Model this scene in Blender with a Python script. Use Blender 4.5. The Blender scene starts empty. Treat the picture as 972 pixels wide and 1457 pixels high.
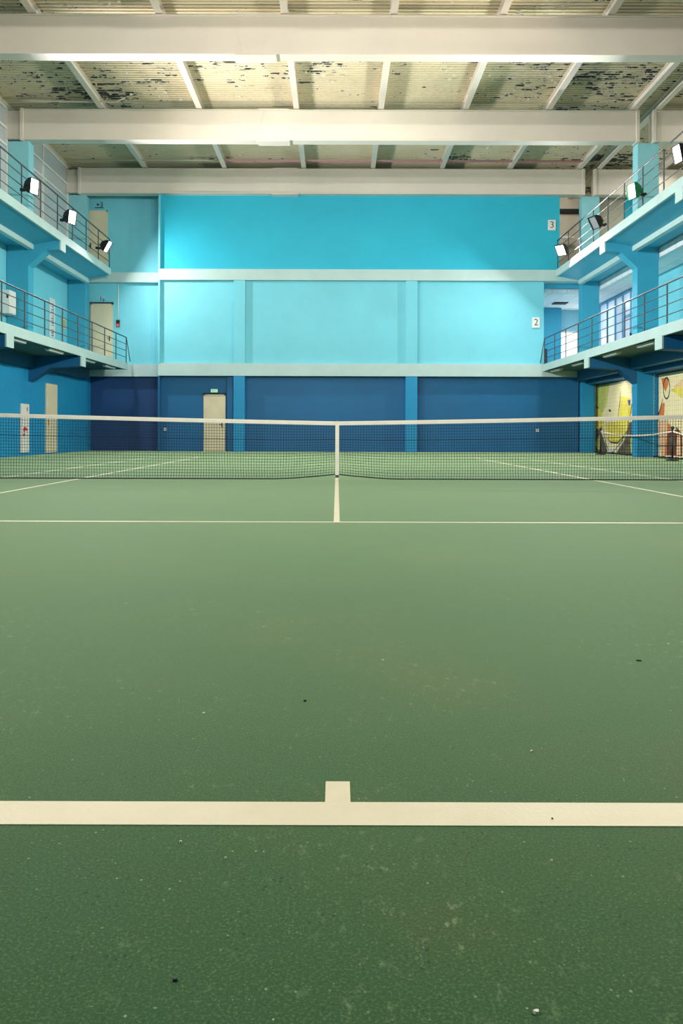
import bpy, bmesh, math, random
from mathutils import Vector, Matrix
random.seed(7)
S = bpy.context.scene
COL = S.collection
R = math.radians

# ------------------------------------------------------------------ helpers
class MB:
    """collects faces, builds one mesh object"""
    def __init__(self):
        self.v = []; self.f = []; self.mi = []; self.m = 0
    def quad(self, pts):
        n = len(self.v); self.v += [tuple(p) for p in pts]
        self.f.append(tuple(range(n, n + len(pts)))); self.mi.append(self.m)
    def box(self, x0, x1, y0, y1, z0, z1):
        n = len(self.v)
        self.v += [(x0,y0,z0),(x1,y0,z0),(x1,y1,z0),(x0,y1,z0),(x0,y0,z1),(x1,y0,z1),(x1,y1,z1),(x0,y1,z1)]
        for q in ((0,3,2,1),(4,5,6,7),(0,1,5,4),(1,2,6,5),(2,3,7,6),(3,0,4,7)):
            self.f.append(tuple(n+i for i in q)); self.mi.append(self.m)
        return self
    def cham(self, x0, x1, y0, y1, z0, z1, c=.02):
        """box with chamfered edges"""
        bm = bmesh.new(); bmesh.ops.create_cube(bm, size=1)
        for v in bm.verts:
            v.co = ((x0+x1)/2+v.co.x*(x1-x0), (y0+y1)/2+v.co.y*(y1-y0), (z0+z1)/2+v.co.z*(z1-z0))
        bmesh.ops.bevel(bm, geom=list(bm.edges), offset=c, segments=2, affect='EDGES', profile=.6)
        self.add_bm(bm); return self
    def add_bm(self, bm, mat=None):
        n = len(self.v); bm.verts.ensure_lookup_table()
        bm.verts.index_update()
        for v in bm.verts:
            co = mat @ v.co if mat else v.co
            self.v.append(tuple(co))
        for f in bm.faces:
            self.f.append(tuple(n+v.index for v in f.verts)); self.mi.append(self.m)
        bm.free()
    def prism(self, poly, a0, a1, axis='y'):
        """polygon (u,w) extruded along axis. axis y: (x,z); axis x: (y,z); axis z: (x,y)"""
        def P(u, w, a):
            return {'y': (u, a, w), 'x': (a, u, w), 'z': (u, w, a)}[axis]
        n = len(self.v); k = len(poly)
        self.v += [P(u, w, a0) for u, w in poly] + [P(u, w, a1) for u, w in poly]
        self.f.append(tuple(n+i for i in range(k))); self.mi.append(self.m)
        self.f.append(tuple(n+k+i for i in reversed(range(k)))); self.mi.append(self.m)
        for i in range(k):
            j = (i+1) % k
            self.f.append((n+i, n+k+i, n+k+j, n+j)); self.mi.append(self.m)
        return self
    def tube(self, pts, r, n=8, cap=True):
        pts = [Vector(p) for p in pts]; base = len(self.v); up = None
        rr = r if isinstance(r, (list, tuple)) else [r]*len(pts)
        for i, p in enumerate(pts):
            t = (pts[min(i+1, len(pts)-1)] - pts[max(i-1, 0)]).normalized()
            if up is None:
                up = Vector((0,0,1)) if abs(t.z) < .9 else Vector((1,0,0))
            s = t.cross(up).normalized(); up = s.cross(t).normalized()
            for k in range(n):
                a = 2*math.pi*k/n + math.pi/n
                self.v.append(tuple(p + s*math.cos(a)*rr[i] + up*math.sin(a)*rr[i]))
        for i in range(len(pts)-1):
            for k in range(n):
                a = base+i*n+k; b = base+i*n+(k+1) % n
                self.f.append((a, b, b+n, a+n)); self.mi.append(self.m)
        if cap:
            self.f.append(tuple(base+k for k in reversed(range(n)))); self.mi.append(self.m)
            e = base+(len(pts)-1)*n
            self.f.append(tuple(e+k for k in range(n))); self.mi.append(self.m)
        return self
    def build(self, name, mat, parent=None, smooth=False, loc=None):
        me = bpy.data.meshes.new(name)
        me.from_pydata(self.v, [], self.f)
        for m in (mat if isinstance(mat, (list, tuple)) else [mat]): me.materials.append(m)
        me.polygons.foreach_set('material_index', self.mi)
        if smooth:
            me.polygons.foreach_set('use_smooth', [True]*len(self.f))
        me.update()
        bm = bmesh.new(); bm.from_mesh(me)
        bmesh.ops.recalc_face_normals(bm, faces=bm.faces); bm.to_mesh(me); bm.free()
        o = bpy.data.objects.new(name, me); COL.objects.link(o)
        if parent: o.parent = parent
        if loc: o.location = loc
        return o

def tag(o, label=None, cat=None, group=None, kind=None):
    if label: o['label'] = label
    if cat: o['category'] = cat
    if group: o['group'] = group
    if kind: o['kind'] = kind
    return o
def empty(name, loc=(0,0,0), rz=0):
    o = bpy.data.objects.new(name, None); COL.objects.link(o)
    o.location = loc; o.rotation_euler = (0,0,rz); o.empty_display_size = .2
    return o
def struct(o, label=None):
    o['kind'] = 'structure'
    if label: o['label'] = label
    return o
def recenter(o):
    """move the object's origin to the base centre of its mesh"""
    me = o.data
    xs = [v.co.x for v in me.vertices]; ys = [v.co.y for v in me.vertices]; zs = [v.co.z for v in me.vertices]
    c = Vector(((min(xs)+max(xs))/2, (min(ys)+max(ys))/2, min(zs)))
    me.transform(Matrix.Translation(-c)); o.location = Vector(o.location)+c
    return o
def copy_tree(o, parent=None):
    c = o.copy(); COL.objects.link(c)
    if parent: c.parent = parent
    for ch in list(o.children): copy_tree(ch, c)
    return c

# ------------------------------------------------------------------ materials
def srgb(r, g, b):
    def f(c):
        c /= 255.
        return c/12.92 if c <= .04045 else ((c+.055)/1.055)**2.4
    return (f(r), f(g), f(b), 1)
class NT:
    def __init__(self, name):
        self.mat = bpy.data.materials.new(name); self.mat.use_nodes = True
        self.t = self.mat.node_tree; self.n = self.t.nodes; self.l = self.t.links
        self.b = self.n['Principled BSDF']
        self.co = self.n.new('ShaderNodeTexCoord')
    def mapping(self, scale=(1,1,1), rot=(0,0,0)):
        m = self.n.new('ShaderNodeMapping'); m.inputs['Scale'].default_value = scale
        m.inputs['Rotation'].default_value = rot
        self.l.new(self.co.outputs['Object'], m.inputs['Vector']); return m.outputs[0]
    def noise(self, scale, detail=3, rough=.5, vec=None):
        t = self.n.new('ShaderNodeTexNoise'); t.inputs['Scale'].default_value = scale
        t.inputs['Detail'].default_value = detail; t.inputs['Roughness'].default_value = rough
        self.l.new(vec or self.co.outputs['Object'], t.inputs['Vector']); return t.outputs[0]
    def voro(self, scale, feature='F1', out='Distance', vec=None):
        t = self.n.new('ShaderNodeTexVoronoi'); t.inputs['Scale'].default_value = scale; t.feature = feature
        self.l.new(vec or self.co.outputs['Object'], t.inputs['Vector']); return t.outputs[out]
    def ramp(self, fac, stops):
        r = self.n.new('ShaderNodeValToRGB'); e = r.color_ramp.elements
        while len(e) < len(stops): e.new(.5)
        for i, (p, c) in enumerate(stops):
            e[i].position = p; e[i].color = c if len(c) == 4 else (*c, 1)
        self.l.new(fac, r.inputs[0]); return r.outputs[0]
    def math(self, op, a, b=0.):
        m = self.n.new('ShaderNodeMath'); m.operation = op
        for i, x in enumerate((a, b)):
            if isinstance(x, (int, float)): m.inputs[i].default_value = x
            else: self.l.new(x, m.inputs[i])
        return m.outputs[0]
    def mix(self, fac, a, b):
        m = self.n.new('ShaderNodeMix'); m.data_type = 'RGBA'
        for s, x in ((m.inputs[0], fac), (m.inputs[6], a), (m.inputs[7], b)):
            if isinstance(x, (int, float)): s.default_value = x
            elif isinstance(x, tuple): s.default_value = x
            else: self.l.new(x, s)
        return m.outputs[2]
    def bump(self, h, strength=.2, dist=.01):
        b = self.n.new('ShaderNodeBump'); b.inputs['Strength'].default_value = strength
        b.inputs['Distance'].default_value = dist
        self.l.new(h, b.inputs['Height']); self.l.new(b.outputs[0], self.b.inputs['Normal'])
    def out(self, col, rough=.6, metal=0, spec=.5):
        if isinstance(col, tuple): self.b.inputs['Base Color'].default_value = col
        else: self.l.new(col, self.b.inputs['Base Color'])
        self.b.inputs['Roughness'].default_value = rough; self.b.inputs['Metallic'].default_value = metal
        self.b.inputs['Specular IOR Level'].default_value = spec
        return self.mat
def paint(name, c, var=.06, rough=.6, scale=1.5, bump=.1):
    t = NT(name); c = srgb(*c)
    n = t.noise(scale, 5, .6)
    lo = tuple(x*(1-var*1.6) for x in c[:3])+(1,); hi = tuple(min(1, x*(1+var)) for x in c[:3])+(1,)
    k = t.ramp(n, [(.3, lo), (.7, hi)])
    if bump: t.bump(t.noise(35, 2), bump, .006)
    return t.out(k, rough)
def plain(name, c, rough=.5, metal=0., em=0, emc=None):
    t = NT(name); c = srgb(*c)
    n = t.noise(9, 2)
    k = t.ramp(n, [(.3, tuple(x*.93 for x in c[:3])+(1,)), (.7, c)])
    m = t.out(k, rough, metal)
    if em:
        t.b.inputs['Emission Color'].default_value = srgb(*(emc or (255,255,255))); t.b.inputs['Emission Strength'].default_value = em
    return m

M = {}
M['cream'] = paint('cream steel paint', (222,214,200), .03, .55, .8, .05)
M['mint'] = paint('pale mint band paint', (180,208,205), .04, .6)
M['cyan'] = paint('light cyan wall paint', (116,206,222), .04, .6, .7)
M['cyan_deep'] = paint('deep cyan wall paint', (30,180,208), .04, .6, .7)
M['teal'] = paint('teal soffit paint', (58,165,195), .04, .6)
M['column_cyan'] = paint('pale cyan column paint', (138,206,216), .04, .6)
M['blue'] = paint('dark blue wall paint', (4,98,148), .06, .6, .6)
M['navy'] = paint('shaded navy wall paint', (18,70,124), .06, .6, .6)  # navy paint with the gallery's shadow also put into the colour
M['blue_left'] = paint('blue side wall paint', (12,140,190), .06, .6, .6)
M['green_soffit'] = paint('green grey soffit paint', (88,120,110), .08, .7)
M['door'] = paint('beige door paint', (222,212,178), .05, .5, 2)
M['white'] = paint('white paint', (226,226,218), .04, .5, 3)
M['rail'] = plain('dull steel rail', (78,84,88), .5, .5)
M['black'] = plain('black enamel', (16,16,18), .45)
M['dark'] = plain('dark gap', (20,24,30), .8)
M['red'] = plain('red plastic', (200,40,34), .45)
M['tape'] = paint('white net tape', (232,226,206), .05, .75, 5)
M['cord'] = plain('black net cord', (14,20,20), .8)
M['curtain_cord'] = plain('dark blue curtain cord', (22,50,70), .8)
M['rope_light'] = plain('pale blue lacing cord', (150,190,200), .8)
M['cream_wall'] = paint('cream gallery wall', (206,198,178), .05, .7)
M['pale_blue'] = paint('pale blue gallery wall', (150,205,222), .04, .7)
M['tube'] = plain('white tube diffuser', (190,206,200), .4)
M['frame_blue'] = plain('blue painted frame', (100,165,200), .5)
M['glass_lit'] = plain('lit milky glazing', (200,210,224), .3, 0, .45, (205,215,235))
M['glass_grey'] = plain('milky grey glazing', (188,196,198), .15)
M['pink'] = paint('faded pink pipe paint', (214,150,160), .06, .5)
M['daylight'] = plain('daylight pane', (250,246,240), .5, 0, 2.6, (255,240,232))
M['lens'] = plain('lit floodlight glass', (255,255,255), .3, 0, 14, (255,244,240))
M['lens_green'] = plain('lit greenish floodlight glass', (230,255,240), .3, 0, 12, (205,255,225))
M['lens_off'] = plain('unlit floodlight glass', (150,156,160), .1)
M['body_green'] = plain('green enamel lamp housing', (20,130,80), .45)
M['exit'] = plain('exit sign face', (170,235,205), .4, 0, .5, (150,240,200))
M['ink'] = plain('dark ink', (40,52,60), .6)
M['banner_blue'] = plain('blue banner ink', (50,80,170), .6)
M['paper_yellow'] = plain('yellow paper', (214,206,130), .7)
M['orange'] = plain('orange paint', (214,120,50), .7)
M['orange_pale'] = plain('pale orange paint', (238,196,150), .7)
M['brown'] = plain('brown paint', (110,56,34), .7)
M['mural_white'] = paint('cream mural ground', (236,226,176), .05, .7, 1)
M['mural_yellow'] = paint('yellow mural wash', (226,214,90), .14, .7, 1.5)
M['mural_lime'] = paint('lime mural wash', (196,206,104), .14, .7, 1.5)
M['mural_grey'] = paint('dark grey mural wash', (96,92,70), .25, .7, 3)
M['skin_tan'] = paint('tan mural wash', (226,186,140), .08, .7, 1.5)

def ceiling_tiles():
    t = NT('white gallery ceiling panels')
    b = t.n.new('ShaderNodeTexBrick'); b.inputs['Scale'].default_value = 1; b.offset = 0
    b.inputs['Brick Width'].default_value = .6; b.inputs['Row Height'].default_value = .6
    b.inputs['Mortar Size'].default_value = .012
    b.inputs['Color1'].default_value = srgb(226,232,232); b.inputs['Color2'].default_value = srgb(216,224,226)
    b.inputs['Mortar'].default_value = srgb(180,190,194)
    t.l.new(t.co.outputs['Object'], b.inputs['Vector'])
    return t.out(b.outputs[0], .7)
M['tiles'] = ceiling_tiles()

def floor_mat():
    t = NT('green acrylic court surface')
    big = t.noise(.55, 4, .6)
    base = t.ramp(big, [(.3, srgb(44,80,48)), (.5, srgb(50,82,44)), (.72, srgb(80,84,46))])
    mid = t.noise(5, 5, .65)
    base = t.mix(t.math('MULTIPLY', mid, .22), base, srgb(50,100,74))
    fine = t.noise(190, 3, .8)
    base = t.mix(t.ramp(fine, [(.52, (0,0,0)), (.70, (.6,.6,.6))]), base, srgb(112,146,96))
    base = t.mix(t.ramp(fine, [(.30, (.9,.9,.9)), (.45, (0,0,0))]), base, srgb(38,66,40))
    # scuffs, mostly in worn zones
    worn = t.ramp(t.noise(1.1, 4, .6), [(.45, (0,0,0)), (.62, (1,1,1))])
    sc = t.ramp(t.noise(34, 4, .75, t.mapping((1,.6,1), (0,0,.5))), [(.58, (0,0,0)), (.70, (.7,.7,.7))])
    base = t.mix(t.math('MULTIPLY', worn, sc), base, srgb(150,164,118))
    # pale and dark specks
    d = t.voro(5.5); keep = t.ramp(t.noise(2.3, 2), [(.5, (0,0,0)), (.52, (1,1,1))])
    sp = t.math('MULTIPLY', t.math('LESS_THAN', d, .028), keep)
    base = t.mix(sp, base, srgb(205,205,170))
    d2 = t.voro(3.1, vec=t.mapping((1.1,.9,1), (0,0,1)))
    sp2 = t.math('MULTIPLY', t.math('LESS_THAN', d2, .022), keep)
    base = t.mix(sp2, base, srgb(28,36,26))
    for sc_, th, col, off in ((47, .10, (158,172,124), .7), (64, .2, (30,52,32), 2.1), (25, .05, (188,196,150), 1.3), (90, .13, (128,150,98), 3.3)):
        dv = t.voro(sc_, vec=t.mapping((1, .8, 1), (0, 0, off)))
        kp = t.ramp(t.noise(7.3+off, 3, .6), [(.5, (0,0,0)), (.62, (1,1,1))])
        base = t.mix(t.math('MULTIPLY', t.math('MULTIPLY', t.math('LESS_THAN', dv, th), kp), .75), base, srgb(*col))
    h = t.math('ADD', t.noise(240, 3, .8), t.math('MULTIPLY', t.noise(80, 3), .3))
    t.bump(h, .28, .002)
    m = t.out(base, .75, 0, .1)
    t.b.inputs['Sheen Weight'].default_value = 1
    t.b.inputs['Sheen Roughness'].default_value = .34
    t.b.inputs['Sheen Tint'].default_value = srgb(208,232,176)
    return m
M['floor'] = floor_mat()
def line_mat():
    t = NT('cream court line paint')
    n = t.noise(3, 5, .65)
    base = t.ramp(n, [(.35, srgb(226,216,178)), (.65, srgb(234,224,192))])
    w = t.ramp(t.noise(70, 4, .8), [(.66, (0,0,0)), (.76, (.6,.6,.6))])
    base = t.mix(w, base, srgb(150,150,108))
    t.bump(t.noise(120, 3), .3, .003)
    return t.out(base, .55)
M['line'] = line_mat()
def deck_mat():
    t = NT('peeling painted steel deck')
    n = t.noise(.6, 4, .6)
    base = t.ramp(n, [(.3, srgb(214,202,170)), (.7, srgb(228,216,184))])
    # paint flaked off in streaks that follow the ribs, leaving dark metal
    fl = t.noise(1.5, 8, .72, t.mapping((1.5, 7.0, 1)))
    zone = t.noise(.22, 2, .5, t.mapping((1, 1.5, 1), (0, 0, .4)))
    sx = t.n.new('ShaderNodeSeparateXYZ'); t.l.new(t.co.outputs['Object'], sx.inputs[0])
    rgt = t.ramp(t.math('MULTIPLY', sx.outputs[0], .1), [(.2, (0,0,0)), (.5, (1,1,1))])      # worse to the right
    ph = t.math('FRACT', t.math('MULTIPLY', t.math('ADD', sx.outputs[1], 3.65), 1/6.0))        # and just before each beam
    bm_ = t.ramp(ph, [(.45, (0,0,0)), (.93, (1,1,1)), (.99, (.2,.2,.2))])
    k = t.math('ADD', fl, t.math('MULTIPLY', t.math('SUBTRACT', zone, .5), .55))
    k = t.math('ADD', k, t.math('MULTIPLY', rgt, .085))
    k = t.math('ADD', k, t.math('MULTIPLY', bm_, .07))
    k = t.math('SUBTRACT', k, .055)
    mask = t.ramp(k, [(.60, (0,0,0)), (.63, (1,1,1))])
    edge = t.ramp(k, [(.575, (0,0,0)), (.595, (1,1,1)), (.61, (0,0,0))])
    base = t.mix(edge, base, srgb(236,234,218))
    base = t.mix(mask, base, srgb(52,58,60))
    return t.out(base, .6)
M['deck'] = deck_mat()

# ------------------------------------------------------------------ key planes (metres)
YB, YA, YC = 26.5, 20.5, 32.5          # column rows
ZL2, ZL3 = 3.37, 6.98                  # gallery floors
XEL2, XER2, XEL3, XER3 = -8.0, 7.86, -8.65, 8.35    # gallery edges
XL, XR = -10.35, 10.05
Y0 = -9.0

# ------------------------------------------------------------------ floor and court lines
fl = struct(MB().box(-10.35, 14, Y0, 38.5, -.2, 0).build('floor', M['floor']), 'green acrylic tennis court floor')
def line(name, label, x0, x1, y0, y1):
    o = MB().box(x0, x1, y0, y1, 0, .0015).build(name, M['line'], fl)
    o['label'] = label
YBL = 1.627; YN = YBL+.1+11.885-.1
b = MB(); h = .0015
# near baseline with its centre mark, one painted shape
b.prism([(-5.485, YBL), (5.485, YBL), (5.485, YBL+.102), (.03, YBL+.102), (.03, YBL+.204), (-.022, YBL+.204), (-.022, YBL+.102), (-5.485, YBL+.102)], 0, h, 'z')
o = b.build('baseline', M['line'], fl); o['label'] = 'wide cream baseline with short centre mark near the camera'
line('service_line', 'cream service line in front of the net', -4.115, 4.115, 7.10, 7.15)
line('centre_service_line', 'cream line running from the near service line under the net', -.025, .025, 7.15, 19.9)
line('service_line', 'cream service line beyond the net', -4.115, 4.115, 19.9, 19.95)
line('baseline', 'far cream baseline in front of the back wall', -5.485, 5.485, 25.3, 25.4)
line('singles_sideline', 'left singles sideline', -4.14, -4.09, YBL+.102, 25.3)
line('singles_sideline', 'right singles sideline', 4.09, 4.14, YBL+.102, 25.3)
line('doubles_sideline', 'left doubles sideline', -5.485, -5.435, YBL+.102, 25.3)
line('doubles_sideline', 'right doubles sideline', 5.435, 5.485, YBL+.102, 25.3)

# ------------------------------------------------------------------ roof deck
def deck(name, x0, x1, y0, y1, z):
    b = MB(); p = .155; y = y0; prof = []
    while y < y1:
        prof += [(y, z), (y+.055, z), (y+.07, z+.075), (y+.135, z+.075)]; y += p
    for (ya, za), (yb, zb) in zip(prof, prof[1:]):
        b.quad([(x0, ya, za), (x1, ya, za), (x1, yb, zb), (x0, yb, zb)])
    b.quad([(x0, y0, z+.12), (x0, y1, z+.12), (x1, y1, z+.12), (x1, y0, z+.12)])
    return struct(b.build(name, M['deck']))
deck('ceiling', XL, 14, Y0, 38.5, 11.02)['label'] = 'corrugated roof deck with flaking paint'
# loose flakes of paint hanging from the deck
b = MB(); rnd = random.Random(3)
for k in range(420):
    if rnd.random() < .6: x = rnd.uniform(3, 9)
    else: x = rnd.uniform(-9, 9)
    y = rnd.choice([rnd.uniform(24, 26.2), rnd.uniform(19, 26), rnd.uniform(28, 32)])
    w = rnd.uniform(.02, .11); d = rnd.uniform(.01, .05); dz = rnd.uniform(.01, .07); a = rnd.uniform(-.4, .4)
    z = 11.02
    c, s = math.cos(a), math.sin(a)
    b.quad([(x, y, z), (x+w*c, y+w*s, z), (x+w*c-d*s, y+w*s+d*c, z-dz*.6), (x-d*s, y+d*c, z-dz)])
tag(b.build('paint_flake', M['cream']), 'loose flakes of cream paint curling off the corrugated roof deck', 'paint flakes', None, 'stuff')

# ------------------------------------------------------------------ purlins
PX = [-7.35, -4.31, -1.29, 1.34, 3.97, 6.56, 9.21, 9.95, 12.4]
plab = ['cream roof purlin nearest the left gallery wall, running front to back',
 'cream roof purlin, second from the left, running front to back',
 'cream roof purlin just left of the hall centre line',
 'cream roof purlin just right of the hall centre line',
 'cream roof purlin, third from the dark roof joint on the right',
 'cream roof purlin, second from the dark roof joint on the right',
 'cream roof purlin along the left edge of the dark roof joint',
 'cream roof purlin along the right edge of the dark roof joint',
 'cream roof purlin farthest right, over the right gallery']
for x, lb in zip(PX, plab):
    b = MB(); w = .085
    b.prism([(x-w, 10.80), (x+w, 10.80), (x+w, 10.815), (x+.012, 10.83), (x+.012, 11.0), (x+w, 11.008), (x+w, 11.02),
             (x-w, 11.02), (x-w, 11.008), (x-.012, 11.0), (x-.012, 10.83), (x-w, 10.815)], Y0, 33.4 if x < 9 else 36.4)
    tag(recenter(b.build('roof_purlin', M['cream'])), lb, 'roof purlin', 'roof purlins under the deck')

# ------------------------------------------------------------------ roof beams (I-section with recessed web)
def beam(y, x0, x1, lb, splice=None, endl=True, endr=True, z0=9.82, z1=10.78):
    root = tag(empty('roof_beam', ((x0+x1)/2, y+.2, z0)), lb, 'roof beam', 'steel roof beams')
    off = Vector((-(x0+x1)/2, -y-.2, -z0))
    def P(name, b, m=M['cream'], label=None):
        o = b.build(name, m, root); o.location = off
        if label: o['label'] = label
    P('web', MB().box(x0, x1, y+.05, y+.35, z0+.03, z1-.03))
    P('bottom_flange', MB().cham(x0, x1, y, y+.4, z0, z0+.035, .006))
    P('top_flange', MB().cham(x0, x1, y, y+.4, z1-.035, z1, .006))
    for e, use in ((x0, endl), (x1, endr)):
        if use: P('end_plate', MB().cham(e-.05, e+.05, y-.01, y+.41, z0-.02, z1+.02, .006))
    if splice is not None:
        s = splice
        P('splice_plate', MB().cham(s-.5, s+.5, y-.03, y+.43, z0-.035, z0+.002, .008))
        P('splice_plate', MB().cham(s-.48, s+.48, y-.02, y+.42, z1-.002, z1+.018, .006))
        b = MB()
        for (xa, za, xb, zb) in ((s-.28, z1-.05, s-.42, z0+.5), (s-.42, z0+.5, s-.28, z0+.05), (s+.32, z0+.45, s+.18, z0+.08)):
            b.tube([(xa, y+.05, za), (xb, y+.05, zb)], .008, 5)
        P('weld_seam', b)
    return root
beam(14.4, -9.83, 9.33, 'cream steel roof beam above the camera, outside the top edge', -2)
beam(20.35, -10.35, 9.33, 'cream steel roof beam nearest the camera, crossing the whole top of the photo', -2, False)
beam(26.35, -9.83, 9.33, 'cream steel roof beam, middle of the three long ones', -2)
beam(32.25, -9.83, 9.36, 'cream steel roof beam directly above the cyan back wall', -2)
for y, l in ((14.4, 'near'), (20.35, 'nearest')):
    pass
beam(20.35, 9.85, 14, 'cream steel beam over the right gallery, at the right edge of the photo', None, True, False)
beam(26.35, 9.85, 14, 'cream steel beam over the right gallery, above the reddish floodlight', None, True, False)
beam(32.25, 9.80, 14, 'cream steel beam over the right gallery, farthest back', None, True, False)
beam(26.40, -10.35, -9.9, 'short cream beam stub between left windows and middle roof beam', None, False, False, 9.86, 10.72)
beam(32.30, -10.35, -9.9, 'short cream beam stub between left windows and rear roof beam', None, False, False, 9.86, 10.72)
# pipes along the rear beam
for dz, y, lb in ((10.9, 31.75, 'upper faded pink pipe running along the rear roof beam'), (10.84, 31.45, 'lower faded pink pipe running along the rear roof beam')):
    b = MB().tube([(-4.2, y, dz), (9.1, y, dz)], .022, 8)
    tag(recenter(b.build('roof_pipe', M['pink'], smooth=True)), lb, 'pipe', 'pink roof pipes')
b = MB().tube([(-9.8, 31.7, 10.9), (-5, 31.75, 10.93), (-4.3, 31.75, 10.9)], .03, 8)
tag(recenter(b.build('roof_pipe', M['cream'], smooth=True)), 'cream pipe at the left end of the rear roof beam', 'pipe')
b = MB().tube([(-9.75, 26.0, 10.9), (-9.3, 26.0, 10.9), (-8.6, 26.0, 10.88), (-6.8, 26.0, 10.86), (-6.5, 25.9, 10.95)], [.06,.06,.03,.025,.025], 8)
tag(recenter(b.build('roof_pipe', M['cream'], smooth=True)), 'cream pipe above the left end of the middle roof beam', 'pipe')

# ------------------------------------------------------------------ walls
struct(MB().box(-10.6, XL, Y0, 33.4, ZL2, 7.97).build('wall_left', M['cyan']))
struct(MB().box(-10.6, XL, Y0, 33.4, 10.84, 11.14).box(-10.6, XL, Y0, 20.9, 7.97, 10.84).build('wall_left_top', M['cream_wall']))
struct(MB().box(-10.6, -9.65, Y0, 33.4, 0, ZL2-.27).build('wall_left_lower', M['blue_left']))
# left windows: a glazed strip with frame and mullions
def window(n, y0, y1):
    root = struct(empty('window_%d' % n, (XL, y0, 7.9)))
    o = MB().box(XL-.02, XL-.005, y0, y1, 8.0, 10.8).build('glass_pane', M['glass_grey'], root); o.location = (-XL, -y0, -7.9)
    b = MB()
    for z in (7.97, 9.62, 10.15, 10.77): b.box(XL-.005, XL+.05, y0, y1, z, z+.07)
    k = int((y1-y0)/1.9)
    for i in range(k+1):
        y = y0+(y1-y0)*i/k; b.box(XL-.005, XL+.045, y-.035, y+.035, 7.97, 10.84)
    o = b.build('window_frame', M['white'], root); o.location = (-XL, -y0, -7.9)
window(1, 27.0, 32.45); window(2, 21.0, 26.45)
b = MB()
b.box(XL-.25, XL-.03, 20.9, 33.4, 7.97, 10.84)
struct(b.build('trim_1', M['cream_wall']))

# back wall, left recessed section
YS = 33.22
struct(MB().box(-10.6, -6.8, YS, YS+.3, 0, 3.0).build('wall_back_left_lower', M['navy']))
struct(MB().box(-10.6, -6.8, YS, YS+.3, 3.0, 10.6).build('wall_back_left', M['cyan']))
# main back wall panels, three storeys
struct(MB().box(-6.8, 9.3, 32.72, 33.2, 0, 3.0).build('wall_back_lower', M['blue']))
struct(MB().box(-6.8, 7.93, 32.56, 33.15, 3.3, 6.6).build('wall_back_middle', M['cyan']))
struct(MB().box(-6.8, 8.53, 32.56, 33.15, 6.9, 10.4).build('wall_back_upper', M['cyan_deep']))
# storey bands
struct(MB().box(-6.84, 9.3, 32.4, 33.2, 2.90, 3.38).build('trim_2', M['mint']), 'pale mint band between ground and second storey')
struct(MB().box(-9.7, -6.84, 32.95, 33.24, 2.90, 3.38).build('trim_3', M['mint']))
struct(MB().box(-6.84, 9.37, 32.4, 33.2, 6.56, 6.98).build('trim_4', M['mint']), 'pale mint band between second and third storey')
struct(MB().box(-9.7, -6.84, 32.95, 33.24, 6.56, 6.94).build('trim_5', M['mint']))
# frame piece at the left end of each storey, and pilasters
struct(MB().box(-6.84, -6.78, 32.38, 33.25, 6.98, 9.9).build('trim_6', M['cyan']))
struct(MB().box(-6.84, -6.78, 32.38, 33.25, 3.38, 6.56).build('trim_7', M['cyan']))
struct(MB().box(-6.84, -6.78, 32.38, 33.25, 0, 2.9).build('trim_8', M['blue']))
n = 9
for (xa, xb) in ((-3.96, -3.53), (2.62, 3.07)):
    struct(MB().box(xa, xb, 32.42, 33.0, 0, 2.9).build('trim_%d' % n, M['blue_left']), 'blue ground storey pilaster'); n += 1
    struct(MB().box(xa, xb, 32.44, 32.6, 3.38, 6.56).build('trim_%d' % n, M['cyan']), 'cyan second storey pilaster'); n += 1
struct(MB().box(-4.22, -4.0, 32.6, 33.0, 0, 2.9).build('trim_%d' % n, M['blue'])); n += 1
# wall behind the camera and the far shell
struct(MB().box(-10.6, 14.2, Y0-.3, Y0, 0, 11.1).build('wall_front', M['cyan']))
struct(MB().box(14, 14.2, Y0, 38.5, 0, 11.1).build('wall_right', M['cream_wall']))
struct(MB().box(XR, XR+.25, Y0, 33.2, 0, 3.1).build('wall_right_lower', M['blue']))
b = MB()
b.box(11.15, 11.3, Y0, 31.0, ZL2, 6.5)
struct(b.build('wall_right_gallery', M['cyan']))
struct(MB().box(7.93, 14, 38.0, 38.3, ZL2, 6.6).build('wall_gallery_back', M['pale_blue']))
struct(MB().box(7.6, 7.93, 33.15, 38.0, ZL2, 6.6).build('wall_gallery_side', M['cyan']))
struct(MB().box(8.2, 14, 36.5, 36.8, ZL3, 11.1).build('wall_gallery_top', M['cream_wall']))
struct(MB().box(8.28, 8.53, 33.15, 36.5, ZL3, 11.1).build('wall_gallery_top_side', M['cream_wall']))
struct(MB().box(10.05, 11.2, 33.2, 33.45, ZL3, 11.0).box(11.62, 14, 33.2, 33.45, ZL3, 11.0).build('wall_top_right', M['cream_wall']))
struct(MB().box(11.2, 11.62, 33.1, 33.5, ZL3, 9.95).build('trim_%d' % n, M['cyan_deep'])); n += 1
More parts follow.
